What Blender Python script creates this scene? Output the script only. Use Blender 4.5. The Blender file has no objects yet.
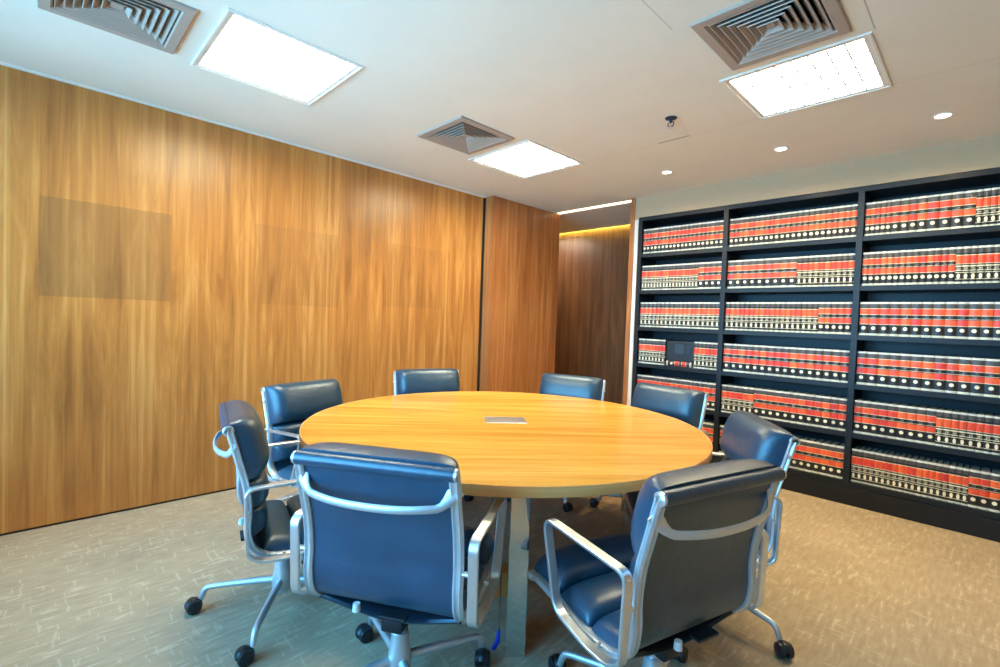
import bpy, bmesh, math, random
from mathutils import Vector, Matrix

random.seed(7)
C = bpy.context.scene.collection
PI = math.pi
H = 2.6                      # ceiling height
WX = -3.802                  # wood wall plane
DY = 4.415                   # bookcase wall plane
XR = 1.35                    # right wall
YF = -1.15                   # window wall


def lin(r, g, b):
    def f(c):
        c /= 255.0
        return c / 12.92 if c <= .04045 else ((c + .055) / 1.055) ** 2.4
    return (f(r), f(g), f(b), 1.0)


# ------------------------------------------------------------------ materials
class NT:
    def __init__(s, name):
        s.m = bpy.data.materials.new(name)
        s.m.use_nodes = True
        s.t = s.m.node_tree
        s.b = s.t.nodes['Principled BSDF']
        s.out = s.t.nodes['Material Output']

    def n(s, typ, **kw):
        nd = s.t.nodes.new(typ)
        for k, v in kw.items():
            setattr(nd, k, v)
        return nd

    def l(s, a, b):
        s.t.links.new(a, b)

    def val(s, sock, v):
        if isinstance(v, (int, float, tuple, list)):
            sock.default_value = v
        else:
            s.l(v, sock)

    def math(s, op, a, b=0.0, c=0.0):
        nd = s.n('ShaderNodeMath', operation=op)
        s.val(nd.inputs[0], a)
        s.val(nd.inputs[1], b)
        s.val(nd.inputs[2], c)
        return nd.outputs[0]

    def coord(s, kind='Object'):
        return s.n('ShaderNodeTexCoord').outputs[kind]

    def sep(s, v):
        nd = s.n('ShaderNodeSeparateXYZ')
        s.l(v, nd.inputs[0])
        return nd.outputs

    def comb(s, x, y, z):
        nd = s.n('ShaderNodeCombineXYZ')
        for i, v in enumerate((x, y, z)):
            s.val(nd.inputs[i], v)
        return nd.outputs[0]

    def noise(s, vec, scale, detail=3.0, rough=.5, dist=0.0):
        nd = s.n('ShaderNodeTexNoise')
        s.l(vec, nd.inputs['Vector'])
        nd.inputs['Scale'].default_value = scale
        nd.inputs['Detail'].default_value = detail
        nd.inputs['Roughness'].default_value = rough
        nd.inputs['Distortion'].default_value = dist
        return nd.outputs['Fac']

    def ramp(s, fac, stops, interp='LINEAR'):
        nd = s.n('ShaderNodeValToRGB')
        r = nd.color_ramp
        r.interpolation = interp
        while len(r.elements) < len(stops):
            r.elements.new(.5)
        for e, (p, c) in zip(r.elements, stops):
            e.position = p
            e.color = c
        s.l(fac, nd.inputs[0])
        return nd.outputs[0]

    def mix(s, fac, a, b, blend='MIX'):
        nd = s.n('ShaderNodeMix', data_type='RGBA', blend_type=blend)
        s.val(nd.inputs[0], fac)
        s.val(nd.inputs[6], a)
        s.val(nd.inputs[7], b)
        return nd.outputs[2]

    def bump(s, h, strength=.2, dist=.01):
        nd = s.n('ShaderNodeBump')
        nd.inputs['Strength'].default_value = strength
        nd.inputs['Distance'].default_value = dist
        s.l(h, nd.inputs['Height'])
        s.l(nd.outputs[0], s.b.inputs['Normal'])

    def base(s, c):
        s.val(s.b.inputs['Base Color'], c)

    def set(s, **kw):
        for k, v in kw.items():
            s.val(s.b.inputs[k.replace('_', ' ')], v)


M = {}


def plain(name, col, rough=.5, metal=0.0, nz=0.0, nscale=30.0, **kw):
    k = NT(name)
    v = k.coord()
    n = k.noise(v, nscale, 3)
    f = k.math('MULTIPLY_ADD', n, nz, 1.0 - nz * .5)
    c = k.mix(1.0, col, k.comb(f, f, f), 'MULTIPLY')
    k.base(c)
    k.set(Roughness=rough, Metallic=metal, **kw)
    M[name] = k.m
    return k


def emit(name, col, strength):
    k = NT(name)
    k.base((.8, .8, .8, 1))
    k.b.inputs['Emission Color'].default_value = col
    k.b.inputs['Emission Strength'].default_value = strength
    M[name] = k.m


def wood_wall(name, dark, mid, light, leaf=.305, marks=(), seed=0.0, rough=.33):
    """Vertical veneer leaves, bookmatched, grain along Z; runs along the wall in X+Y."""
    k = NT(name)
    x, y, z = k.sep(k.coord())
    u = k.math('ADD', k.math('ADD', x, y), 10.0 + seed)
    cell = k.math('FLOOR', k.math('DIVIDE', u, leaf))
    pp = k.math('PINGPONG', u, leaf)
    wn = k.n('ShaderNodeTexWhiteNoise', noise_dimensions='1D')
    k.l(cell, wn.inputs['W'])
    # broad figure
    fig = k.noise(k.comb(k.math('MULTIPLY', pp, 7.0), k.math('MULTIPLY', cell, .05), k.math('MULTIPLY', z, .55)), 1.6, 5, .6, 1.1)
    fine = k.noise(k.comb(k.math('MULTIPLY', u, 55.0), 0.0, k.math('MULTIPLY', z, 1.3)), 1.0, 4, .6, .3)
    med = k.noise(k.comb(k.math('MULTIPLY', u, 13.0), 3.0, k.math('MULTIPLY', z, .30)), 1.0, 4, .6, .5)
    fac = k.math('ADD', k.math('MULTIPLY', fig, .56), k.math('ADD', k.math('MULTIPLY', fine, .18), k.math('MULTIPLY', med, .30)))
    fac = k.math('ADD', fac, k.math('MULTIPLY_ADD', wn.outputs[0], .06, -.05))
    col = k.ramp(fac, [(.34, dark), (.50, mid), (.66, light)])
    # sapwood line at every second joint
    edge = k.math('LESS_THAN', pp, .012)
    col = k.mix(k.math('MULTIPLY', edge, k.math('MULTIPLY_ADD', wn.outputs[0], .4, .2)), col, light)
    tone = k.noise(k.comb(k.math('MULTIPLY', u, .8), 9.0, k.math('MULTIPLY', z, .8)), 1.0, 2)
    tf = k.math('MULTIPLY_ADD', tone, .5, .76)
    col = k.mix(1.0, col, k.comb(tf, tf, tf), 'MULTIPLY')
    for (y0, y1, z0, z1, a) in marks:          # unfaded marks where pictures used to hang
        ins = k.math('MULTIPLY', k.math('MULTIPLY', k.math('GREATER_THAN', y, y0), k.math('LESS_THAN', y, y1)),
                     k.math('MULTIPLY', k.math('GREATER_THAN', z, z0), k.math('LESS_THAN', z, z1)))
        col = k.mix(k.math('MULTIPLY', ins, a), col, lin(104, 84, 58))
    k.base(col)
    k.set(Roughness=rough)
    k.b.inputs['Specular IOR Level'].default_value = .45
    k.bump(fine, .05, .002)
    M[name] = k.m


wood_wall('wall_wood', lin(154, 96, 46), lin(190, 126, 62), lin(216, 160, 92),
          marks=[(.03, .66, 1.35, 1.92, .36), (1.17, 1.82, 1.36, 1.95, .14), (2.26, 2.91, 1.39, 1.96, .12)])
wood_wall('door_wood', lin(132, 78, 40), lin(172, 108, 60), lin(198, 138, 84), seed=3.3)
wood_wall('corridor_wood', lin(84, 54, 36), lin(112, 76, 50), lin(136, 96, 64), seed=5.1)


def table_wood():
    k = NT('table_wood')
    x, y, z = k.sep(k.coord())
    strip = k.math('FLOOR', k.math('DIVIDE', y, .145))
    wn = k.n('ShaderNodeTexWhiteNoise', noise_dimensions='1D')
    k.l(strip, wn.inputs['W'])
    g1 = k.noise(k.comb(k.math('MULTIPLY', x, .8), k.math('MULTIPLY', y, 12.0), strip), 1.4, 5, .6, .6)
    g2 = k.noise(k.comb(k.math('MULTIPLY', x, 1.6), k.math('MULTIPLY', y, 70.0), z), 1.0, 3, .6)
    fac = k.math('ADD', k.math('MULTIPLY', g1, .62), k.math('MULTIPLY', g2, .34))
    fac = k.math('ADD', fac, k.math('MULTIPLY_ADD', wn.outputs[0], .12, -.05))
    col = k.ramp(fac, [(.34, lin(200, 132, 46)), (.5, lin(222, 158, 62)), (.68, lin(236, 180, 90))])
    k.base(col)
    k.set(Roughness=.26)
    k.b.inputs['Specular IOR Level'].default_value = .4
    M['table_wood'] = k.m
    k = NT('table_edge')
    x, y, z = k.sep(k.coord())
    g = k.noise(k.comb(k.math('MULTIPLY', x, 2.0), k.math('MULTIPLY', y, 2.0), k.math('MULTIPLY', z, 90.0)), 1.0, 4)
    k.base(k.ramp(g, [(.3, lin(238, 156, 84)), (.7, lin(250, 190, 118))]))
    k.set(Roughness=.35)
    M['table_edge'] = k.m


table_wood()


def carpet():
    k = NT('carpet')
    v = k.coord()
    x, y, z = k.sep(v)
    a = k.noise(k.comb(k.math('MULTIPLY', x, 55.0), k.math('MULTIPLY', y, 9.0), 0.0), 1.0, 2, .5)
    b = k.noise(k.comb(k.math('MULTIPLY', x, 9.0), k.math('MULTIPLY', y, 55.0), 4.0), 1.0, 2, .5)
    region = k.noise(v, 3.2, 3, .6)
    fine = k.noise(v, 260.0, 2, .6)
    big = k.noise(v, 1.1, 2)
    la = k.math('GREATER_THAN', k.math('ADD', a, k.math('MULTIPLY', region, .25)), .775)
    lb = k.math('GREATER_THAN', k.math('ADD', b, k.math('MULTIPLY', region, .25)), .765)
    mark = k.math('MULTIPLY', k.math('MAXIMUM', la, lb), k.math('MULTIPLY_ADD', fine, .9, -.05))
    ba = k.ramp(k.math('ADD', k.math('MULTIPLY', a, .4), k.math('ADD', k.math('MULTIPLY', fine, .4), k.math('MULTIPLY', big, .2))),
                [(.35, lin(158, 140, 116)), (.65, lin(192, 172, 144))])
    k.base(k.mix(k.math('MULTIPLY', mark, .62), ba, lin(224, 211, 182)))
    k.set(Roughness=.95)
    k.b.inputs['Specular IOR Level'].default_value = .1
    k.bump(fine, .5, .004)
    M['carpet'] = k.m


carpet()


def ceiling_mat():
    k = NT('ceiling_paint')
    x, y, z = k.sep(k.coord())
    n = k.noise(k.coord(), 2.5, 3)
    col = k.ramp(n, [(.3, lin(225, 223, 211)), (.7, lin(230, 228, 217))])
    def line(c, at, w, lo, hi, other):
        d = k.math('LESS_THAN', k.math('ABSOLUTE', k.math('SUBTRACT', c, at)), w)
        r = k.math('MULTIPLY', k.math('GREATER_THAN', other, lo), k.math('LESS_THAN', other, hi))
        return k.math('MULTIPLY', d, r)
    s = k.math('MULTIPLY', line(x, -.40, .003, -1.2, 2.56, y), .55)
    s = k.math('ADD', s, k.math('MULTIPLY', line(x, -1.03, .003, -1.2, 2.0, y), .35))
    s = k.math('ADD', s, k.math('MULTIPLY', line(y, 3.195, .003, -2.36, 1.3, x), .22))
    s = k.math('ADD', s, k.math('MULTIPLY', line(y, 3.185, .008, -1.71, -1.485, x), .6))
    k.base(k.mix(k.math('MINIMUM', s, 1.0), col, lin(120, 112, 100)))
    k.set(Roughness=.9)
    M['ceiling_paint'] = k.m


ceiling_mat()

plain('white_paint', lin(188, 162, 130), .85, nz=.04, nscale=6)
plain('white_trim', lin(225, 222, 215), .5, nz=.03)
plain('dark_gap', lin(40, 28, 20), .8, nz=.2)
plain('case_black', lin(26, 30, 36), .42, nz=.25, nscale=40, Specular_IOR_Level=.32)
plain('vent_paint', lin(168, 156, 146), .5, nz=.05)
plain('duct_dark', lin(30, 30, 32), .9, nz=.2)
plain('fixture_white', lin(228, 226, 220), .45, nz=.03)
plain('louvre_aluminium', lin(205, 212, 218), .4, metal=.2, nz=.03)
plain('aluminium', lin(216, 224, 230), .46, metal=.85, nz=.06, nscale=60)
plain('aluminium_bright', lin(230, 236, 240), .33, metal=.9, nz=.03)
plain('chrome', lin(226, 228, 230), .07, metal=1.0, nz=.02)
plain('brass', lin(186, 156, 96), .3, metal=1.0, nz=.05)
plain('black_plastic', lin(26, 29, 34), .4, nz=.2)
plain('navy_metal', lin(44, 56, 70), .4, metal=.3, nz=.1)
plain('grey_panel', lin(44, 58, 74), .3, nz=.1)
plain('satin_steel', lin(176, 178, 182), .35, metal=.8, nz=.04)
plain('pages', lin(206, 200, 184), .9, nz=.25, nscale=400)
plain('blue_plastic', lin(24, 60, 190), .4, nz=.05)
plain('cable_brown', lin(120, 92, 70), .5, nz=.1)
plain('box_wood', lin(196, 124, 58), .45, nz=.25, nscale=25)
emit('tube_light', (1.0, .93, .64, 1), 36.0)
emit('downlight_glow', (1.0, .80, .55, 1), 14.0)
emit('led_warm', (1.0, .78, .45, 1), 3.5)
emit('led_amber', (1.0, .86, .14, 1), 85)


def leather():
    k = NT('leather')
    v = k.coord()
    cells = k.n('ShaderNodeTexVoronoi')
    k.l(v, cells.inputs['Vector'])
    cells.inputs['Scale'].default_value = 420
    wr = k.noise(v, 14.0, 4, .55, .8)
    n = k.noise(v, 5.0, 3)
    k.base(k.ramp(n, [(.3, lin(22, 57, 77)), (.7, lin(30, 71, 95))]))
    k.set(Roughness=k.math('MULTIPLY_ADD', n, .12, .27))
    k.b.inputs['Specular IOR Level'].default_value = .75
    h = k.math('ADD', k.math('MULTIPLY', cells.outputs['Distance'], .10), wr)
    k.bump(h, .22, .012)
    M['leather'] = k.m


leather()


def book_mat(name, bands, dot, mid_dash):
    """Spine of a bound law report: bands by height, an oval stamp near the foot."""
    k = NT(name)
    x, y, z = k.sep(k.coord())
    hgt = .246
    col = k.ramp(k.math('DIVIDE', z, hgt), bands, 'CONSTANT')
    inf = k.n('ShaderNodeObjectInfo')
    rnd = inf.outputs['Random']
    # small gilt lettering on the dark field
    tx = k.noise(k.comb(k.math('MULTIPLY', x, 260.0), k.math('MULTIPLY', rnd, 50.0), k.math('MULTIPLY', z, 420.0)), 1.0, 2)
    inx = k.math('LESS_THAN', k.math('ABSOLUTE', x), .010)
    for (z0, z1, thr, c) in mid_dash:
        inz = k.math('MULTIPLY', k.math('GREATER_THAN', z, z0), k.math('LESS_THAN', z, z1))
        f = k.math('MULTIPLY', k.math('MULTIPLY', inx, inz), k.math('GREATER_THAN', tx, thr))
        col = k.mix(k.math('MULTIPLY', f, .85), col, c)
    dz, rx, rz = dot
    d = k.math('ADD', k.math('POWER', k.math('DIVIDE', k.math('ABSOLUTE', x), rx), 2.0),
               k.math('POWER', k.math('DIVIDE', k.math('ABSOLUTE', k.math('SUBTRACT', z, dz)), rz), 2.0))
    col = k.mix(k.math('LESS_THAN', d, 1.0), col, lin(240, 232, 200))
    hs = k.n('ShaderNodeHueSaturation')
    k.val(hs.inputs['Hue'], k.math('MULTIPLY_ADD', rnd, .018, .492))
    k.val(hs.inputs['Value'], k.math('MULTIPLY_ADD', rnd, .26, .88))
    k.l(col, hs.inputs['Color'])
    spine = k.math('LESS_THAN', y, .012)
    k.base(k.mix(spine, lin(30, 26, 26), hs.outputs[0]))
    k.set(Roughness=.42)
    M[name] = k.m


RED = lin(236, 84, 52)
BLK = lin(34, 32, 34)
GRY = lin(74, 72, 72)
GILT = lin(226, 220, 190)
book_mat('two_band_spine', [(0, lin(214, 214, 196)), (.06, BLK), (.325, GILT), (.34, RED), (.50, BLK), (.515, GILT), (.525, BLK), (.615, GILT),
                            (.63, RED), (.80, GILT), (.815, BLK), (.83, GRY), (.945, lin(222, 222, 212))],
         (.054, .0125, .0125), [(.130, .148, .60, GILT), (.092, .116, .60, lin(110, 20, 16)), (.162, .190, .58, lin(110, 20, 16))])
book_mat('single_band_spine', [(0, lin(214, 214, 196)), (.05, BLK), (.115, GILT), (.13, BLK), (.29, GILT), (.31, BLK), (.345, GILT), (.365, BLK), (.455, GILT), (.49, BLK), (.525, GILT), (.54, RED),
                               (.76, GILT), (.78, BLK), (.83, GRY), (.945, lin(222, 222, 212))],
         (.050, .0085, .017), [(.140, .180, .58, lin(110, 20, 16)), (.092, .108, .52, GILT)])

kg = NT('window_glass')
tr = kg.n('ShaderNodeBsdfTransparent')
gl = kg.n('ShaderNodeBsdfGlossy')
gl.inputs['Roughness'].default_value = .02
fr = kg.n('ShaderNodeFresnel')
fr.inputs['IOR'].default_value = 1.45
mx = kg.n('ShaderNodeMixShader')
kg.l(fr.outputs[0], mx.inputs[0])
kg.l(tr.outputs[0], mx.inputs[1])
kg.l(gl.outputs[0], mx.inputs[2])
kg.l(mx.outputs[0], kg.out.inputs['Surface'])
M['window_glass'] = kg.m


# ------------------------------------------------------------------ mesh helpers
def obj(name, bm, mats, parent=None, smooth=False, angle=None):
    me = bpy.data.meshes.new(name)
    bmesh.ops.recalc_face_normals(bm, faces=bm.faces)
    if smooth:
        for f in bm.faces:
            f.smooth = True
        if angle is not None:
            for e in bm.edges:
                if len(e.link_faces) == 2 and e.calc_face_angle(0) > angle:
                    e.smooth = False
    bm.to_mesh(me)
    bm.free()
    for m in (mats if isinstance(mats, (list, tuple)) else [mats]):
        me.materials.append(M[m])
    o = bpy.data.objects.new(name, me)
    C.objects.link(o)
    if parent is not None:
        o.parent = parent
    return o


def tag(o, label=None, cat=None, group=None, kind=None):
    if label: o['label'] = label
    if cat: o['category'] = cat
    if group: o['group'] = group
    if kind: o['kind'] = kind
    return o


def thing(name, label, cat, loc=(0, 0, 0), rz=0.0, group=None):
    o = bpy.data.objects.new(name, None)
    C.objects.link(o)
    o.empty_display_size = .1
    o.location = loc
    o.rotation_euler = (0, 0, rz)
    return tag(o, label, cat, group)


def add_box(bm, x0, x1, y0, y1, z0, z1, bev=0.0, mi=0):
    vs = [bm.verts.new((x, y, z)) for x in (x0, x1) for y in (y0, y1) for z in (z0, z1)]
    fs = [(0, 1, 3, 2), (4, 6, 7, 5), (0, 4, 5, 1), (2, 3, 7, 6), (0, 2, 6, 4), (1, 5, 7, 3)]
    faces = [bm.faces.new([vs[i] for i in f]) for f in fs]
    for f in faces:
        f.material_index = mi
    if bev > 0:
        es = list({e for f in faces for e in f.edges})
        r = bmesh.ops.bevel(bm, geom=es, offset=bev, segments=2, affect='EDGES', profile=.6)
        for f in r['faces']:
            f.material_index = mi
    return bm


def box(*a, bev=0.0):
    return add_box(bmesh.new(), *a, bev=bev)


def add_rings(bm, rings, cap0=True, cap1=True, closed=False):
    """Join a list of vertex loops (lists of Vectors, same length) into a skin."""
    R = [[bm.verts.new(p) for p in r] for r in rings]
    n = len(R[0])
    m = len(R)
    for i in range(m if closed else m - 1):
        a, b = R[i], R[(i + 1) % m]
        for j in range(n):
            bm.faces.new((a[j], a[(j + 1) % n], b[(j + 1) % n], b[j]))
    if not closed:
        if cap0: bm.faces.new(list(reversed(R[0])))
        if cap1: bm.faces.new(R[-1])
    return bm


def add_tube(bm, pts, rad, seg=12, closed=False):
    pts = [Vector(p) for p in pts]
    n = len(pts)
    rads = rad if isinstance(rad, (list, tuple)) else [rad] * n
    rings = []
    up = Vector((0, 0, 1))
    prev = None
    for i in range(n):
        a = pts[(i - 1) % n] if (closed or i > 0) else pts[0]
        b = pts[(i + 1) % n] if (closed or i < n - 1) else pts[-1]
        t = (b - a).normalized()
        if prev is None:
            ref = up if abs(t.z) < .95 else Vector((1, 0, 0))
            s = t.cross(ref).normalized()
        else:
            s = (prev - t * prev.dot(t)).normalized()
        prev = s
        w = t.cross(s)
        rings.append([pts[i] + (s * math.cos(2 * PI * j / seg) + w * math.sin(2 * PI * j / seg)) * rads[i] for j in range(seg)])
    return add_rings(bm, rings, closed=closed)


def add_lathe(bm, prof, seg=32, cx=0.0, cy=0.0):
    """prof: list of (r, z) from bottom to top; capped at both ends."""
    rings = [[Vector((cx + r * math.cos(2 * PI * j / seg), cy + r * math.sin(2 * PI * j / seg), z)) for j in range(seg)] for r, z in prof]
    return add_rings(bm, rings)


def add_sweep_yz(bm, path, xc, section, closed=False):
    """Sweep a section [(dx, dn)] along a path of (y, z, ny, nz) lying in the plane x = xc."""
    rings = [[Vector((xc + dx, y + ny * dn, z + nz * dn)) for dx, dn in section] for (y, z, ny, nz) in path]
    return add_rings(bm, rings, closed=closed)


def smooth_path(ctrl, per=10, closed=False):
    """Catmull-Rom through 2-D control points; returns (y, z, ny, nz, s)."""
    n = len(ctrl)
    P = []
    rng = n if closed else n - 1
    for i in range(rng):
        def g(k):
            if closed: return ctrl[k % n]
            if k < 0: return (2 * ctrl[0][0] - ctrl[1][0], 2 * ctrl[0][1] - ctrl[1][1])
            if k >= n: return (2 * ctrl[-1][0] - ctrl[-2][0], 2 * ctrl[-1][1] - ctrl[-2][1])
            return ctrl[k]
        p0, p1, p2, p3 = g(i - 1), g(i), g(i + 1), g(i + 2)
        for q in range(per):
            t = q / per
            P.append(tuple(.5 * (2 * p1[c] + (p2[c] - p0[c]) * t + (2 * p0[c] - 5 * p1[c] + 4 * p2[c] - p3[c]) * t * t + (3 * p1[c] - p0[c] - 3 * p2[c] + p3[c]) * t ** 3) for c in (0, 1)))
    if not closed:
        P.append(tuple(ctrl[-1]))
    out = []
    s = 0.0
    m = len(P)
    for i in range(m):
        a = P[(i - 1) % m] if (closed or i > 0) else P[0]
        b = P[(i + 1) % m] if (closed or i < m - 1) else P[-1]
        d = math.hypot(b[0] - a[0], b[1] - a[1]) or 1e-9
        ty, tz = (b[0] - a[0]) / d, (b[1] - a[1]) / d
        if i > 0:
            s += math.hypot(P[i][0] - P[i - 1][0], P[i][1] - P[i - 1][1])
        out.append((P[i][0], P[i][1], -tz, ty, s))
    return out


def round_poly(pts, r, seg=6):
    """Closed polygon with rounded corners (2-D)."""
    out = []
    n = len(pts)
    for i in range(n):
        p = Vector(pts[i]); a = Vector(pts[i - 1]); b = Vector(pts[(i + 1) % n])
        da, db = (a - p), (b - p)
        ri = min(r if not isinstance(r, (list, tuple)) else r[i], da.length * .45, db.length * .45)
        p0 = p + da.normalized() * ri
        p1 = p + db.normalized() * ri
        for k in range(seg + 1):
            t = k / seg
            q = p0 * (1 - t) ** 2 + p * 2 * t * (1 - t) + p1 * t * t
            out.append((q.x, q.y))
    return out


def children_of(o):
    return [c for c in bpy.data.objects if c.parent == o]


# ------------------------------------------------------------------ the setting
def S(name, bm, mats, **kw):
    return tag(obj(name, bm, mats, **kw), kind='structure')


S('floor', box(-6.2, XR + .1, YF - .1, 6.0, -.08, 0), 'carpet')

# ceiling with openings for the recessed fixtures
VENTS = [(-2.955, -2.457, .010, .508), (-2.915, -2.417, 1.955, 2.449), (-.957, -.470, 2.008, 2.500)]
LIGHTS = [(-3.020, -2.340, .595, 1.235), (-3.030, -2.360, 2.535, 3.195), (-1.050, -.412, 2.572, 3.205)]
HOLES = [(a + .024, b - .024, c + .024, d - .024) for a, b, c, d in VENTS + LIGHTS]
bm = bmesh.new()
xs = sorted({WX - .1, XR + .1} | {h[0] for h in HOLES} | {h[1] for h in HOLES})
ys = sorted({YF - .1, DY + .03} | {h[2] for h in HOLES} | {h[3] for h in HOLES})
for i in range(len(xs) - 1):
    for j in range(len(ys) - 1):
        cx, cy = (xs[i] + xs[i + 1]) / 2, (ys[j] + ys[j + 1]) / 2
        if any(h[0] < cx < h[1] and h[2] < cy < h[3] for h in HOLES):
            continue
        vs = [bm.verts.new((xs[a], ys[b], H)) for a, b in ((i, j), (i + 1, j), (i + 1, j + 1), (i, j + 1))]
        bm.faces.new(vs)
bmesh.ops.remove_doubles(bm, verts=bm.verts, dist=1e-5)
S('ceiling', bm, 'ceiling_paint')
S('sky_block_slab', box(-6.2, XR + .1, YF - .1, 6.0, 2.98, 3.05), 'white_paint')  # unseen slab added to keep sky light out above the ceiling

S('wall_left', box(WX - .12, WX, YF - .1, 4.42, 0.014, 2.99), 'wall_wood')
S('baseboard_left', box(WX - .12, WX - .006, YF - .1, 3.40, 0, .014), 'dark_gap')
S('trim_1', box(WX, WX + .014, YF, 3.43, H - .014, H), 'white_trim')
# sliding timber door leaf parked in front of the wood wall
o = S('door_1', box(WX + .012, -3.680, 3.435, 4.555, .012, H - .004, bev=.003), 'door_wood')
obj('stile', box(-3.680, -3.674, 3.435, 3.615, .012, H - .004, bev=.002), 'door_wood', o)

S('trim_3', box(WX, WX + .010, 3.408, 3.434, 0.0, H), 'dark_gap')

# back wall: opening to the corridor on the left, bookcase recess, header above
XJ = -2.637                  # right jamb of the opening
XL, X1, X2, X3 = -2.545, -1.685, -.712, .262
ZT = 2.393
bm = bmesh.new()
add_box(bm, -2.590, XL - .002, DY, DY + .36, 0, H)                     # wall end
add_box(bm, XL - .002, X3 + .025, DY, DY + .36, ZT + .002, H)          # header
add_box(bm, X3 + .025, XR + .1, DY, DY + .36, 0, H)
add_box(bm, XL - .002, X3 + .025, DY + .34, DY + .36, 0, ZT)
add_box(bm, -2.590, XR + .1, DY + .02, DY + .36, H, 2.99)
S('wall_back', bm, 'white_paint')
S('trim_2', box(XJ, -2.591, DY - .012, DY + .36, 0, H), 'door_wood')   # timber jamb
S('wall_end_lit', box(-2.588, XL - .004, DY - .004, DY, 0, ZT - .02), 'white_trim')  # paler strip imitating the light that falls on the wall end
S('wall_right', box(XR, XR + .1, YF - .1, DY + .36, 0, 2.99), 'white_paint')
# window wall behind the camera
WIN = (-3.62, -.45, .55, 2.50)
bm = bmesh.new()
add_box(bm, WX - .1, XR + .1, YF - .1, YF, 0, WIN[2])
add_box(bm, WX - .1, XR + .1, YF - .1, YF, WIN[3], 2.99)
add_box(bm, WX - .1, WIN[0], YF - .1, YF, WIN[2], WIN[3])
add_box(bm, WIN[1], XR + .1, YF - .1, YF, WIN[2], WIN[3])
S('wall_front', bm, 'white_paint')
bm = bmesh.new()
n = 3
w = (WIN[1] - WIN[0]) / n
for i in range(n + 1):
    x = WIN[0] + w * i
    add_box(bm, max(WIN[0], x - .025), min(WIN[1], x + .025), YF - .07, YF - .02, WIN[2], WIN[3])
add_box(bm, WIN[0], WIN[1], YF - .07, YF - .02, WIN[2], WIN[2] + .05)
add_box(bm, WIN[0], WIN[1], YF - .07, YF - .02, WIN[3] - .05, WIN[3])
win = S('window_1', bm, 'satin_steel')
obj('glass', box(WIN[0], WIN[1], YF - .048, YF - .042, WIN[2], WIN[3]), 'window_glass', win)

# corridor beyond the opening
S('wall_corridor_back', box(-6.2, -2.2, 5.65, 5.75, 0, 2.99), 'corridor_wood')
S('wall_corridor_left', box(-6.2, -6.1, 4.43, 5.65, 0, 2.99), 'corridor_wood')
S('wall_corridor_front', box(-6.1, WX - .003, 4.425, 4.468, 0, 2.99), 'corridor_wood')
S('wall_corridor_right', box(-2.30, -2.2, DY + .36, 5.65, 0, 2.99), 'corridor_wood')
bm = bmesh.new()
add_box(bm, -6.1, -2.3, 4.545, 5.525, H, H + .04)
add_box(bm, WX, XJ, DY + .03, DY + .045, H, 2.98)
S('ceiling_corridor', bm, 'white_trim')


# ------------------------------------------------------------------ ceiling fixtures
def vent(r, label):
    x0, x1, y0, y1 = r
    cx, cy, hw, hh = (x0 + x1) / 2, (y0 + y1) / 2, (x1 - x0) / 2, (y1 - y0) / 2
    t = thing('air_vent', label, 'air vent', (cx, cy, H), 0, 'square louvred ceiling vents')
    bm = bmesh.new()

    def ring(prof, k=1.0):           # prof: (inset, z), walked around the square
        rs = []
        for ins, z in prof:
            a, b = hw - ins, hh - ins
            rs.append([Vector((-a, -b, z)), Vector((a, -b, z)), Vector((a, b, z)), Vector((-a, b, z))])
        add_rings(bm, rs, closed=True)
    ring([(0, -.0005), (0, -.010), (.004, -.013), (.042, -.013), (.050, -.004), (.050, .03), (.046, .03), (.040, -.0005)])
    obj('frame', bm, 'vent_paint', t)
    bm = bmesh.new()
    for i in range(6):
        ins = .054 + i * .029
        # blade: outer lip low, inner edge high, with a turned lower lip
        ring([(ins, -.006), (ins + .002, -.010), (ins + .007, -.008), (ins + .032, .024), (ins + .031, .027), (ins + .005, -.003)])
    obj('louvre_blades', bm, 'vent_paint', t)
    bm = bmesh.new()
    a = hw - .054 - 6 * .029
    add_box(bm, -a, a, -a, a, .002, .008)
    obj('centre_plate', bm, 'vent_paint', t)
    bm = bmesh.new()
    ring([(.026, .001), (.026, .26), (.030, .26), (.030, .001)])
    add_box(bm, -hw + .031, hw - .031, -hh + .031, hh - .031, .26, .265)
    obj('duct_box', bm, 'duct_dark', t)
    return t


vent(VENTS[0], 'square grey louvred air vent nearest the window end, above the plain wood wall')
vent(VENTS[1], 'square louvred air vent touching the middle ceiling light, before the far chairs')
vent(VENTS[2], 'square beige louvred air vent touching the ceiling light with a visible grid')


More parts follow.
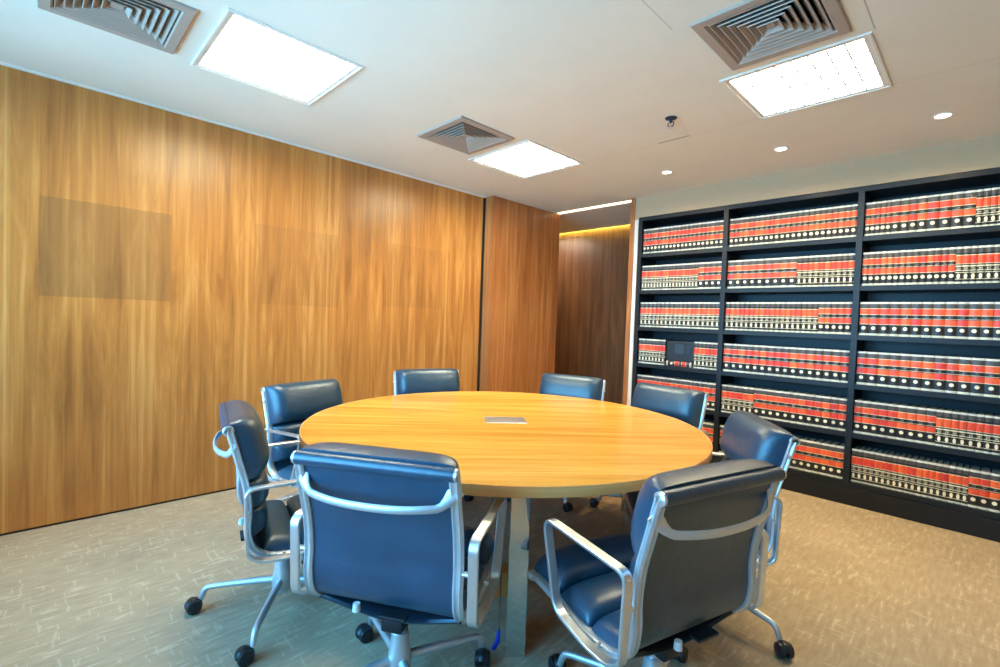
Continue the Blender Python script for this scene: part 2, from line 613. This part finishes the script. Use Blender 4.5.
def light_panel(r, label, bw=.0015):
    x0, x1, y0, y1 = r
    cx, cy, hw, hh = (x0 + x1) / 2, (y0 + y1) / 2, (x1 - x0) / 2, (y1 - y0) / 2
    t = thing('ceiling_light', label, 'ceiling light', (cx, cy, H), 0, 'recessed square louvre lights')

    def ringbm(prof):
        bm = bmesh.new()
        rs = []
        for ins, z in prof:
            a, b = hw - ins, hh - ins
            rs.append([Vector((-a, -b, z)), Vector((a, -b, z)), Vector((a, b, z)), Vector((-a, b, z))])
        return add_rings(bm, rs, closed=True)
    obj('frame', ringbm([(0, -.0005), (0, -.006), (.003, -.008), (.013, -.008), (.015, -.004), (.0305, -.003), (.0305, -.0005)]), 'fixture_white', t)
    bm = ringbm([(.0305, .0005), (.0305, .12), (.026, .12), (.026, .0005)])
    add_box(bm, -hw + .0305, hw - .0305, -hh + .0305, hh - .0305, .12, .125)
    obj('housing', bm, 'fixture_white', t)
    bm = bmesh.new()
    a, b = hw - .0315, hh - .0315
    for i in range(9):                       # cross blades
        x = -a + 2 * a * i / 8
        add_box(bm, x - bw * .6, x + bw * .6, -b, b, -.002, .006)
    for j in range(5):                       # long reflector blades, wedge-shaped
        y = -b + 2 * b * j / 4
        rings = []
        for xx in (-a, a):
            rings.append([Vector((xx, y - bw, -.003)), Vector((xx, y + bw, -.003)), Vector((xx, y + bw, .006)), Vector((xx, y - bw, .006))])
        add_rings(bm, rings)
    obj('louvre_grid', bm, 'louvre_aluminium', t)
    for j in range(4):                       # fluorescent tubes behind the louvre
        y = -b + 2 * b * (j + .5) / 4
        obj('diffuser_strip', box(-a, a, y - b / 4 + .002, y + b / 4 - .002, .0062, .016), 'tube_light', t)
    return t


light_panel(LIGHTS[0], 'glowing square ceiling light nearest the window, over the faded patches of wood wall')
light_panel(LIGHTS[1], 'glowing square ceiling light between the far vent and the corridor door')
light_panel(LIGHTS[2], 'glowing square ceiling light with visible louvre grid before the bookcase', .0065)

for x, lab in ((-1.963, 'small round warm downlight nearest the corridor opening, above the bookcase'),
               (-1.102, 'small round warm downlight over the middle bay of the bookcase'),
               (-.250, 'small round warm downlight over the bookcase bay farthest from the corridor')):
    t = thing('downlight', lab, 'downlight', (x, 3.826, H), 0, 'round downlights along the bookcase')
    bm = bmesh.new()
    prof = [(.046, 0), (.045, -.006), (.040, -.007), (.034, -.002), (.033, 0)]
    add_rings(bm, [[Vector((r * math.cos(2 * PI * j / 32), r * math.sin(2 * PI * j / 32), z)) for j in range(32)] for r, z in prof], False, False)
    obj('trim_ring', bm, 'fixture_white', t, smooth=True, angle=.6)
    bm = bmesh.new()
    add_lathe(bm, [(.033, -.003), (.033, -.0005)], 32)
    obj('lamp_lens', bm, 'downlight_glow', t)
    ld = bpy.data.lights.new('downlight_beam', 'SPOT')
    ld.energy = 55
    ld.color = (1.0, .74, .36)
    ld.spot_size = math.radians(165)
    ld.spot_blend = 1.0
    ld.shadow_soft_size = .03
    lo = bpy.data.objects.new('downlight_beam', ld)
    C.objects.link(lo)
    lo.parent = t
    lo.location = (0, 0, -.012)

t = thing('fire_sprinkler', 'small metal pendent fire sprinkler on the bare ceiling before the bookcase', 'sprinkler', (-1.449, 2.844, H))
bm = bmesh.new()
add_lathe(bm, [(.036, 0), (.035, -.004), (.022, -.010), (.010, -.012)][::-1], 24)
obj('escutcheon', bm, 'navy_metal', t, smooth=True, angle=.8)
bm = bmesh.new()
add_lathe(bm, [(.008, -.030), (.009, -.012)], 12)
for sx in (-1, 1):
    add_tube(bm, [(sx * .007, 0, -.024), (sx * .019, 0, -.032), (sx * .018, 0, -.044), (sx * .004, 0, -.058)], .0035, 8)
obj('frame_arms', bm, 'navy_metal', t, smooth=True, angle=.8)
bm = bmesh.new()
add_lathe(bm, [(.003, -.057), (.003, -.030)], 10)
obj('glass_bulb', bm, 'box_wood', t, smooth=True, angle=.8)
bm = bmesh.new()
add_lathe(bm, [(.018, -.064), (.018, -.0615), (.004, -.058)], 16)
obj('deflector', bm, 'aluminium', t)

tag(obj('ceiling_light_strip', box(-3.676, XJ - .004, 4.495, 4.540, H - .001, H + .02), 'led_warm'),
    'pale linear light strip set in the ceiling at the corridor mouth', 'light strip', kind='thing')
tag(obj('ceiling_light_strip', box(-6.0, -2.32, 5.500, 5.520, H + .0405, H + .058), 'led_amber'),
    'amber cove light strip along the top of the corridor wall', 'light strip', kind='thing')

# ------------------------------------------------------------------ bookcase
PITCH = .3686
TS = .038                   # shelf thickness
TD = .040                   # divider thickness
DEP = .325
case = thing('bookcase', 'tall black built-in bookcase of three bays filled with law books', 'bookcase', (0, DY, 0))
y0, y1 = 0.0, DEP


def cpart(name, *a):
    return obj(name, box(*a, bev=.0015), 'case_black', case)


cpart('side_panel', XL, XL + TS, y0, y1, 0, ZT)
cpart('side_panel', X3 - TS * .5, X3 + TS * .5, y0, y1, 0, ZT)
cpart('divider', X1 - TD / 2, X1 + TD / 2, y0, y1, 0.14, ZT - TS)
cpart('divider', X2 - TD / 2, X2 + TD / 2, y0, y1, 0.14, ZT - TS)
cpart('top_panel', XL + TS, X3 - TS * .5, y0, y1, ZT - TS, ZT)
cpart('back_panel', XL + TS, X3 - TS * .5, y1 - .012, y1, .14, ZT - TS)
cpart('plinth', XL + TS, X3 - TS * .5, y0 + .004, y1, 0, .14)
BAYS = [(XL + TS, X1 - TD / 2, 'bay beside the corridor'), (X1 + TD / 2, X2 - TD / 2, 'middle bay'), (X2 + TD / 2, X3 - TS * .5, 'end bay')]
for k in range(1, 7):
    zt = ZT - k * PITCH
    for a, b, _ in BAYS:
        cpart('shelf', a, b, y0 + .003, y1 - .012, zt - TS, zt)

BOOKM = {}


def book_mesh(kind, t):
    key = (kind, round(t * 2000))
    if key in BOOKM:
        return BOOKM[key]
    t = key[1] / 2000.0
    h, dep, bd = .246, .185, .003
    bm = bmesh.new()
    sp = [(-t / 2 + t * i / 8) for i in range(9)]
    bulge = min(.006, t * .16)
    outer = [(x, -bulge * (1 - (2 * x / t) ** 2)) for x in sp] + [(t / 2, dep), (t / 2 - bd, dep), (t / 2 - bd, .004)]
    inner = [(-t / 2 + bd, .004), (-t / 2 + bd, dep), (-t / 2, dep)]
    prof = outer + inner
    rings = [[Vector((x, y, z)) for x, y in prof] for z in (0, h)]
    add_rings(bm, rings)
    nf = len(bm.faces)
    add_box(bm, -t / 2 + bd, t / 2 - bd, .0045, dep - .004, .004, h - .004)
    bm.faces.ensure_lookup_table()
    for f in list(bm.faces)[nf:]:
        f.material_index = 1
    bmesh.ops.recalc_face_normals(bm, faces=bm.faces)
    nm = 'red_band_book' if kind == 'T' else 'gilt_lined_book'
    me = bpy.data.meshes.new(nm)
    bm.to_mesh(me)
    bm.free()
    me.materials.append(M['two_band_spine' if kind == 'T' else 'single_band_spine'])
    me.materials.append(M['pages'])
    BOOKM[key] = me
    return me


ORD = ('first second third fourth fifth sixth seventh eighth ninth tenth eleventh twelfth thirteenth fourteenth fifteenth sixteenth seventeenth '
       'eighteenth nineteenth twentieth twenty-first twenty-second twenty-third twenty-fourth twenty-fifth twenty-sixth twenty-seventh twenty-eighth '
       'twenty-ninth thirtieth thirty-first thirty-second').split()
SHELF = ['top shelf', 'second shelf', 'third shelf', 'fourth shelf', 'fifth shelf', 'bottom shelf']
# each row: runs of (kind, count, relative thickness); G is the gap with the black box
ROWS = {
    (0, 0): [('T', 20, 1)], (0, 1): [('S', 18, .8), ('T', 4, 1.3)], (0, 2): [('S', 18, 1)], (0, 3): [('S', 8, 1), ('G', 1, 7.9), ('S', 6, 1.06)],
    (0, 4): [('T', 18, 1)], (0, 5): [('T', 17, 1)],
    (1, 0): [('T', 23, 1)], (1, 1): [('T', 9, 1.6), ('S', 10, 1)], (1, 2): [('S', 18, 1), ('T', 5, 1.12)], (1, 3): [('T', 16, 1)],
    (1, 4): [('S', 6, .85), ('T', 12, 1.05)], (1, 5): [('T', 18, 1)],
    (2, 0): [('T', 5, .62), ('T', 4, .95), ('T', 4, 1.25), ('S', 10, .7)], (2, 1): [('T', 14, .86), ('S', 12, .82)], (2, 2): [('T', 16, 1)], (2, 3): [('T', 15, 1)],
    (2, 4): [('T', 9, 1.1), ('S', 12, .85)], (2, 5): [('S', 19, .78), ('T', 6, 1.15)],
}
for (bay, row), runs in ROWS.items():
    a, b, bayname = BAYS[bay]
    a += .004
    b -= .004
    items = [(k, w * random.uniform(.93, 1.07)) for k, n, w in runs for _ in range(n)]
    tot = sum(w for _, w in items)
    unit = (b - a) / tot
    zt = ZT - (row + 1) * PITCH
    x = a
    for i, (k, w) in enumerate(items):
        wd = w * unit
        if k != 'G':
            me = book_mesh(k, wd - .0012)
            o = bpy.data.objects.new(me.name.split('.')[0], me)
            C.objects.link(o)
            o.location = (x + wd / 2, DY + .026 + random.uniform(0, .004), zt + .0006)
            tag(o, ('law book with two red bands' if k == 'T' else 'gilt-lined law book with one red band') + ', %s from corridor end, %s, %s' % (ORD[i], SHELF[row], bayname.replace(' beside the corridor', ' nearest it')),
                'book', 'law books on the %s of the %s' % (SHELF[row], bayname))
        else:
            GAP = (x, x + wd, zt)
        x += wd

# two law books lying flat in the gap with a black box on them
gx0, gx1, gz = GAP
gc = (gx0 + gx1) / 2


def flat_book(loc, rz, label):
    """A book lying on its cover, spine to the room."""
    o = bpy.data.objects.new('red_band_book', book_mesh('T', .045))
    C.objects.link(o)
    o.rotation_euler = (0, math.radians(90), 0)
    o.location = loc
    return tag(o, label, 'book', 'law books on the fourth shelf of the bay beside the corridor')


flat_book((gc - .123, DY + .030, gz + .0236), 0, 'law book with two red bands lying flat under the small black box')
t = thing('black_box', 'small matt black box with a grey square screen, lying on a flat book', 'device', (gc, DY + .045, gz + .0462))
bw = (gx1 - gx0) / 2 - .006
obj('body', box(-bw, bw, 0, .15, 0, .195, bev=.006), 'black_plastic', t)
bm = bmesh.new()
pl = round_poly([(-.03, .075), (.065, .075), (.065, .165), (-.03, .165)], .016)
add_rings(bm, [[Vector((x - .02, y, z)) for x, z in pl] for y in (-.004, .001)])
obj('screen', bm, 'grey_panel', t)
obj('side_strip', box(.072, .092, -.003, .001, .085, .160), 'navy_metal', t)

# ------------------------------------------------------------------ table
TC = (-1.889, 1.916)
TRZ = math.radians(49.3)
RT = 1.072
tb = thing('conference_table', 'large round orange-toned wooden meeting table on polished chrome slab legs', 'table', (TC[0], TC[1], 0), TRZ)
bm = bmesh.new()
add_lathe(bm, [(RT - .006, .7005), (RT - .0045, .702), (RT - .0045, .7385), (RT - .006, .740)], 128)
obj('tabletop', bm, 'table_wood', tb, smooth=True, angle=.5)
bm = bmesh.new()
prof = [(RT - .0042, .702), (RT - .001, .700), (RT, .702), (RT, .738), (RT - .001, .7397), (RT - .0042, .7395)]
add_rings(bm, [[Vector((r * math.cos(2 * PI * j / 128), r * math.sin(2 * PI * j / 128), z)) for j in range(128)] for r, z in prof], closed=True)
tag(obj('edge_band', bm, 'table_edge', tb, smooth=True, angle=.6), 'paler wooden edge band')
LEGM = None
for k, (az, r0, r1) in enumerate(((-90, .67, .87), (-8.3, .67, .87), (88.7, .67, .87), (186.7, .52, .70))):
    bm = box(r0, r1, -.038, .038, 0, .690, bev=.002)
    o = obj('leg', bm, 'chrome', tb)
    o.rotation_euler = (0, 0, math.radians(az))
    o['label'] = 'chrome slab leg'
bm = bmesh.new()
for k in range(2):
    if k == 0:
        add_box(bm, -.80, .80, -.02, .02, .660, .700)
    else:
        add_box(bm, -.02, .02, -.80, -.021, .660, .700)
        add_box(bm, -.02, .02, .021, .80, .660, .700)
obj('under_frame', bm, 'navy_metal', tb)
# cable port in the middle of the top
bm = bmesh.new()
a, b = .115, .082
rs = []
for ins, z in [(0, .7402), (0, .7425), (.002, .7432), (.012, .7432), (.013, .7420), (.013, .7402)]:
    rs.append([Vector((-a + ins, -b + ins, z)), Vector((a - ins, -b + ins, z)), Vector((a - ins, b - ins, z)), Vector((-a + ins, b - ins, z))])
add_rings(bm, rs, closed=True)
port = obj('cable_port', bm, 'satin_steel', tb)
port['label'] = 'steel cable port'
obj('flap', box(-a + .0135, a - .0135, -b + .0135, b - .0185, .7403, .7418), 'satin_steel', port)
obj('brush_slot', box(-a + .0135, a - .0135, b - .018, b - .0135, .7403, .7410), 'black_plastic', port)

o = obj('cable_box', box(-.075, .075, -.05, .05, 0, .115, bev=.004), 'box_wood')
o.location = (-1.630, 1.580, 0)
o.rotation_euler = (0, 0, math.radians(46))
tag(o, 'small orange wooden box on the carpet under the table', 'box')
t = thing('network_cable', 'thin brown cable with blue plug hanging beside the chrome table leg', 'cable', (-1.300, 1.326, 0))
bm = bmesh.new()
add_tube(bm, [(-.060, .062, .66), (-.058, .060, .45), (-.040, .042, .25), (-.014, .014, .12), (-.002, .002, .07)], .0035, 8)
obj('cord', bm, 'cable_brown', t, smooth=True)
bm = bmesh.new()
add_tube(bm, [(-.002, .002, .080), (.0, -.006, .040), (-.010, -.018, .010)], [.007, .010, .009], 10)
obj('plug', bm, 'blue_plastic', t, smooth=True, angle=.8)

# ------------------------------------------------------------------ soft pad chair
OFF = -.22
RAILC = [(0, .862), (.030, .752), (.057, .650), (.068, .555), (.066, .475), (.082, .412), (.132, .370), (.215, .358), (.33, .366), (.44, .386), (.525, .395), (.567, .386)]
PATH = smooth_path([(y + OFF, z) for y, z in RAILC], 8)
SMAX = PATH[-1][4]


def at(s):
    if s <= 0:
        y, z, ny, nz, _ = PATH[0]
        return (y + s * nz, z - s * ny, ny, nz)
    for i in range(1, len(PATH)):
        if PATH[i][4] >= s:
            a, b = PATH[i - 1], PATH[i]
            t = (s - a[4]) / max(1e-9, b[4] - a[4])
            return tuple(a[c] + (b[c] - a[c]) * t for c in range(4))
    y, z, ny, nz, sm = PATH[-1]
    d = s - sm
    return (y + d * nz, z - d * ny, ny, nz)


def sgnpow(v, e):
    return math.copysign(abs(v) ** e, v)


def pad(s0, s1, th, hw, e=.62, back=-.002):
    bm = bmesh.new()
    mid, half = (s0 + s1) / 2, (s1 - s0) / 2
    nu, nv = 30, 26
    rings = []
    for i in range(nu + 1):
        u = -1 + 2 * i / nu
        u = math.copysign(1 - (1 - abs(u)) ** 1.8, u)
        sh = max(0.0, 1 - abs(u) ** 9) ** .5
        sh = max(sh, .03)
        r = []
        for j in range(nv):
            ph = 2 * PI * j / nv
            s = mid + half * sgnpow(math.cos(ph), e) * (.90 + .10 * sh)
            n = th * sh * max(0.0, math.sin(ph)) ** e if math.sin(ph) > 0 else back * abs(math.sin(ph))
            # gentle crown across the width
            n *= 1.0 + .06 * math.cos(u * PI * .5)
            y, z, ny, nz = at(s)
            r.append(Vector((u * hw, y + ny * (n + .003), z + nz * (n + .003))))
        rings.append(r)
    return add_rings(bm, rings)


def make_chair():
    root = thing('swivel_chair', 'chair', 'chair')
    # cast side frames: shallow channel section
    sec = [(-.016, -.011), (-.016, .006), (-.006, .009), (.008, .009), (.014, .006), (.014, .002), (.009, -.002), (.014, -.006), (.016, -.011), (.009, -.017), (.004, -.011), (-.004, -.011), (-.009, -.017)]
    for sx in (-1, 1):
        bm = bmesh.new()
        add_sweep_yz(bm, [p[:4] for p in PATH], sx * .253, [(dx * sx, dn) for dx, dn in sec])
        fr = obj('side_frame', bm, 'aluminium', root, smooth=True, angle=.6)
        for s in (0, SMAX):
            y, z, _, _ = at(s)
            bm = bmesh.new()
            if s == 0:
                y -= .008
                add_tube(bm, [(sx * .2555, y, z), (sx * .264, y, z), (sx * .266, y, z), (sx * .266, y, z), (sx * .263, y, z)], [.0195, .0195, .017, .011, .010], 20)
            else:
                add_tube(bm, [(sx * .240, y, z), (sx * .265, y, z), (sx * .268, y, z), (sx * .270, y, z)], [.0165, .0165, .014, .009], 16)
            obj('end_cap', bm, 'aluminium_bright', fr, smooth=True, angle=.7)
    # leather sling, wrapped round a bar at the top and at the front edge
    bm = bmesh.new()
    ring = []
    N = 60
    for i in range(N + 1):
        y, z, ny, nz = at(SMAX * i / N)
        ring.append((y, z, ny, nz))
    rings = []
    for i in range(13):
        x = -.242 + .484 * i / 12
        r = [Vector((x, y + ny * .003, z + nz * .003)) for y, z, ny, nz in ring] + [Vector((x, y - ny * .005, z - nz * .005)) for y, z, ny, nz in reversed(ring)]
        rings.append(r)
    add_rings(bm, rings)
    for s, r, dy in ((0, .0215, -.008), (SMAX, .016, 0)):
        y, z, _, _ = at(s)
        hw = .255 if s == 0 else .243
        add_tube(bm, [(hw * (-1 + i / 5), y + dy, z) for i in range(11)], r, 18)
    obj('sling', bm, 'leather', root, smooth=True, angle=.7)
    obj('headrest_pad', pad(-.030, .212, .104, .257, .66), 'leather', root, smooth=True, angle=1.2)
    for s0, s1, th in ((.214, .318, .074), (.320, .432, .070)):
        obj('back_pad', pad(s0, s1, th, .247), 'leather', root, smooth=True, angle=1.2)
    for s0, s1, th in ((.500, .652, .056), (.656, .812, .060), (.816, SMAX + .014, .070)):
        obj('seat_pad', pad(s0, s1, th, .247), 'leather', root, smooth=True, angle=1.2)
    # arms: flat closed loops
    loop = round_poly([(.060 + OFF, .395), (.050 + OFF, .648), (.428 + OFF, .660), (.352 + OFF, .392), (.200 + OFF, .366), (.110 + OFF, .368)], [.03, .036, .052, .04, .03, .03], 8)
    n = len(loop)
    for sx in (-1, 1):
        path = []
        for i in range(n):
            a, b = loop[i - 1], loop[(i + 1) % n]
            d = math.hypot(b[0] - a[0], b[1] - a[1])
            ty, tz = (b[0] - a[0]) / d, (b[1] - a[1]) / d
            path.append((loop[i][0], loop[i][1], -tz, ty))
        bm = bmesh.new()
        s2 = [(-.016, -.0035), (-.013, -.006), (.013, -.006), (.016, -.0035), (.016, .0035), (.013, .006), (-.013, .006), (-.016, .0035)]
        add_sweep_yz(bm, path, sx * .301, s2, closed=True)
        for (yy, zz, r) in ((.062 + OFF, .545, .008), (.190 + OFF, .361, .009), (.335 + OFF, .372, .008)):
            add_tube(bm, [(sx * .262, yy, zz), (sx * .298, yy, zz)], r, 10)
        obj('armrest', bm, 'aluminium_bright', root, smooth=True, angle=.6)
    # curved bar across the back
    bm = bmesh.new()
    pts = []
    for i in range(41):
        u = -1 + 2 * i / 40
        au = abs(u)
        drop = .815 - .052 * (1 - max(0, (au - .78) / .22) ** 2) - .010 * math.cos(u * PI / 2)
        fwd = .016 - .062 * (1 - au ** 2.6)
        pts.append(Vector((u * .256, fwd + OFF, drop)))
    rings = []
    for i, p in enumerate(pts):
        a, b = pts[max(0, i - 1)], pts[min(40, i + 1)]
        t = (b - a).normalized()
        s = t.cross(Vector((0, 1, 0))).normalized()
        w = s.cross(t)
        fl = 1 + 1.1 * max(0, (abs(-1 + 2 * i / 40) - .86) / .14)
        rings.append([p + s * (.0125 * fl * math.cos(q * PI / 6)) + w * (.0065 * math.sin(q * PI / 6)) for q in range(12)])
    add_rings(bm, rings)
    obj('back_spreader', bm, 'aluminium', root, smooth=True, angle=.8)
    # spreader under the seat with tilt mechanism
    bm = bmesh.new()
    rings = []
    for i in range(25):
        u = -1 + 2 * i / 24
        cu = math.cos(u * PI / 2)
        z = .366 - .048 * cu ** 1.2
        hw = .022 + .026 * cu
        yc = OFF + .130 + .040 * cu
        rings.append([Vector((u * .250, yc + hw * q, z + dz)) for q, dz in ((-1, 0), (-.8, -.009), (.8, -.009), (1, 0), (.8, .007), (-.8, .007))])
    add_rings(bm, rings)
    obj('seat_spreader', bm, 'navy_metal', root, smooth=True, angle=.7)
    bm = box(-.038, .038, -.075, .095, .258, .302, bev=.010)
    mech = obj('tilt_mechanism', bm, 'black_plastic', root, smooth=True, angle=.6)
    bm = bmesh.new()
    add_tube(bm, [(-.080, OFF + .062, .372), (-.080, OFF + .062, .396)], [.013, .011], 14)
    obj('tilt_knob', bm, 'fixture_white', mech, smooth=True, angle=.7)
    bm = bmesh.new()
    add_box(bm, .0, .090, OFF + .050, OFF + .088, .368, .378, bev=.003)
    obj('tilt_lever', bm, 'black_plastic', mech)
    bm = bmesh.new()
    add_lathe(bm, [(.021, .16), (.021, .268), (.027, .268)], 24)
    obj('column', bm, 'aluminium_bright', root, smooth=True, angle=.6)
    bm = bmesh.new()
    add_lathe(bm, [(.030, .078), (.040, .086), (.042, .125), (.036, .165), (.031, .205), (.031, .224), (.027, .228), (.021, .228)], 28)
    obj('hub', bm, 'aluminium', root, smooth=True, angle=.7)
    LB = bmesh.new()
    pts = [(.030, 0, .128), (.10, 0, .124), (.20, 0, .115), (.285, 0, .106), (.306, 0, .102), (.318, 0, .092), (.325, 0, .076), (.333, 0, .050)]
    add_tube(LB, pts, [.017, .0155, .0138, .0125, .0125, .0125, .012, .0110], 14)
    leg0 = obj('leg', LB, 'aluminium', root, smooth=True, angle=.9)
    CB = bmesh.new()

    def wheel(xc):
        prof = [(0.004, -.0135), (.022, -.0135), (.0275, -.010), (.0300, 0), (.0275, .010), (.022, .0135), (.004, .0135)]
        rings = [[Vector((.028 + r * math.cos(2 * PI * j / 22), xc + h, .030 + r * math.sin(2 * PI * j / 22))) for j in range(22)] for r, h in prof]
        add_rings(CB, rings)
    wheel(-.0155)
    wheel(.0155)
    rings = []
    for i in range(9):
        an = PI * (-.05 + .95 * i / 8)
        c, s = math.cos(an), math.sin(an)
        rings.append([Vector((.028 - c * r, q, .030 + s * r)) for r, q in ((.031, -.014), (.0335, -.011), (.0345, 0), (.0335, .011), (.031, .014))])
    add_rings(CB, rings)
    add_tube(CB, [(.028, -.030, .030), (.028, .030, .030)], .006, 10)
    cas = obj('caster', CB, 'black_plastic', leg0, smooth=True, angle=.6)
    cas['label'] = 'black twin-wheel caster'
    cas.location = (.334, 0, 0)
    for k in range(1, 4):
        l2 = leg0.copy()
        C.objects.link(l2)
        l2.parent = root
        l2.rotation_euler = (0, 0, k * PI / 2)
        c2 = cas.copy()
        C.objects.link(c2)
        c2.parent = l2
    return root


CHAIRS = [  # x, y of the hub, heading in degrees, base twist, height offset, label
    (-2.138, .800, 77, 66, 0, 'black leather swivel chair seen side-on, between wood wall and nearest back-turned chair'),
    (-1.374, .916, 122, 45, 0, 'large black leather swivel chair turned back to viewer, left of the chrome table leg'),
    (-.721, 1.462, 165, 27, 0, 'black leather swivel chair with open seat visible, right of the chrome table leg'),
    (-.862, 2.248, 217, 40, 0, 'black leather swivel chair half hidden behind the right front chair, facing the table'),
    (-1.568, 2.985, 264, 24, -.012, 'black leather swivel chair whose headrest stands before the lowest corridor-side book rows'),
    (-2.254, 2.882, 285, 33, -.012, 'black leather swivel chair across the table, backed by the dark corridor opening'),
    (-2.909, 2.191, 342, 28, 0, 'black leather swivel chair across the table, backed by wood wall and door leaf joint'),
    (-2.870, 1.305, 14, 60, -.032, 'black leather swivel chair with tall headrest, second along wood wall from window end'),
]


CASTER_TURN = {(0, 1): 37, (0, 2): -53, (1, 0): 103, (1, 3): -122, (3, 1): -30}     # how far each caster has swivelled


def copy_chair(src):
    r = src.copy()
    C.objects.link(r)
    for ch in children_of(src):
        c = ch.copy()
        C.objects.link(c)
        c.parent = r
        for g in children_of(ch):
            d = g.copy()
            C.objects.link(d)
            d.parent = c
    return r


proto = make_chair()
chairs = [proto] + [copy_chair(proto) for _ in CHAIRS[1:]]
for n_, (o, (x, y, a, tw, dz, lab)) in enumerate(zip(chairs, CHAIRS)):
    o.location = (x, y, 0)
    o.rotation_euler = (0, 0, math.radians(a - 90))
    o['label'] = lab
    o['group'] = 'leather swivel chairs around the round table'
    legs = [c for c in children_of(o) if c.name.split('.')[0] == 'leg']
    for k, l in enumerate(legs):
        l.rotation_euler = (0, 0, math.radians(90 + tw + 90 * k))
        for c in children_of(l):
            c.rotation_euler = (0, 0, math.radians(CASTER_TURN.get((n_, k), (n_ * 67 + k * 53) % 120 - 60)))
    for c in children_of(o):
        if c.name.split('.')[0] not in ('leg', 'hub', 'column'):
            c.location.z = dz

# ------------------------------------------------------------------ daylight
world = bpy.data.worlds.new('sky')
bpy.context.scene.world = world
world.use_nodes = True
nt = world.node_tree
bg = nt.nodes['Background']
tc = nt.nodes.new('ShaderNodeTexCoord')
sp = nt.nodes.new('ShaderNodeSeparateXYZ')
nt.links.new(tc.outputs['Generated'], sp.inputs[0])
rp = nt.nodes.new('ShaderNodeValToRGB')
rp.color_ramp.elements[0].position = .35
rp.color_ramp.elements[0].color = (.26, .66, 1.0, 1)
rp.color_ramp.elements[1].position = .75
rp.color_ramp.elements[1].color = (.09, .50, 1.0, 1)
mm = nt.nodes.new('ShaderNodeMath')
mm.operation = 'MULTIPLY_ADD'
mm.inputs[1].default_value = .5
mm.inputs[2].default_value = .5
nt.links.new(sp.outputs[2], mm.inputs[0])
nt.links.new(mm.outputs[0], rp.inputs[0])
nt.links.new(rp.outputs[0], bg.inputs['Color'])
bg.inputs['Strength'].default_value = 18.0

pl = bpy.data.lights.new('window_portal', 'AREA')
pl.shape = 'RECTANGLE'
pl.size = WIN[1] - WIN[0]
pl.size_y = WIN[3] - WIN[2]
pl.cycles.is_portal = True
po = bpy.data.objects.new('window_portal', pl)
C.objects.link(po)
po.location = ((WIN[0] + WIN[1]) / 2, YF - .09, (WIN[2] + WIN[3]) / 2)
po.rotation_euler = (math.radians(90), 0, 0)      # points along +Y, into the room

cl = bpy.data.lights.new('corridor_fill', 'AREA')       # invented fill light, out of view, added to brighten the corridor
cl.size = .6
cl.energy = 24
cl.color = (1.0, .86, .68)
clo = bpy.data.objects.new('corridor_fill', cl)
C.objects.link(clo)
clo.location = (-4.7, 5.05, H - .02)

# ------------------------------------------------------------------ camera
f, pitch, roll, yaw, h = 479.2032, .0286, .0356, .7956, 1.3056
d = Vector((-math.sin(yaw) * math.cos(pitch), math.cos(yaw) * math.cos(pitch), -math.sin(pitch)))
r = Vector((math.cos(yaw), math.sin(yaw), 0))
u = r.cross(d)
r, u = r * math.cos(roll) + u * math.sin(roll), -r * math.sin(roll) + u * math.cos(roll)
cam = bpy.data.cameras.new('camera')
cam.sensor_width = 36
cam.sensor_fit = 'HORIZONTAL'
cam.lens = f / 1000 * 36
cam.clip_start = .02
co = bpy.data.objects.new('camera', cam)
C.objects.link(co)
co.matrix_world = Matrix(((r.x, u.x, -d.x, 0), (r.y, u.y, -d.y, 0), (r.z, u.z, -d.z, h), (0, 0, 0, 1)))
sc = bpy.context.scene
sc.camera = co
sc.view_settings.view_transform = 'Standard'
sc.view_settings.look = 'None'
sc.view_settings.gamma = 1.0
sc.view_settings.use_curve_mapping = False
sc.view_settings.exposure = 0.05
sc.cycles.use_denoising = True
sc.cycles.max_bounces = 10
sc.cycles.diffuse_bounces = 5
sc.cycles.sample_clamp_indirect = 6.0
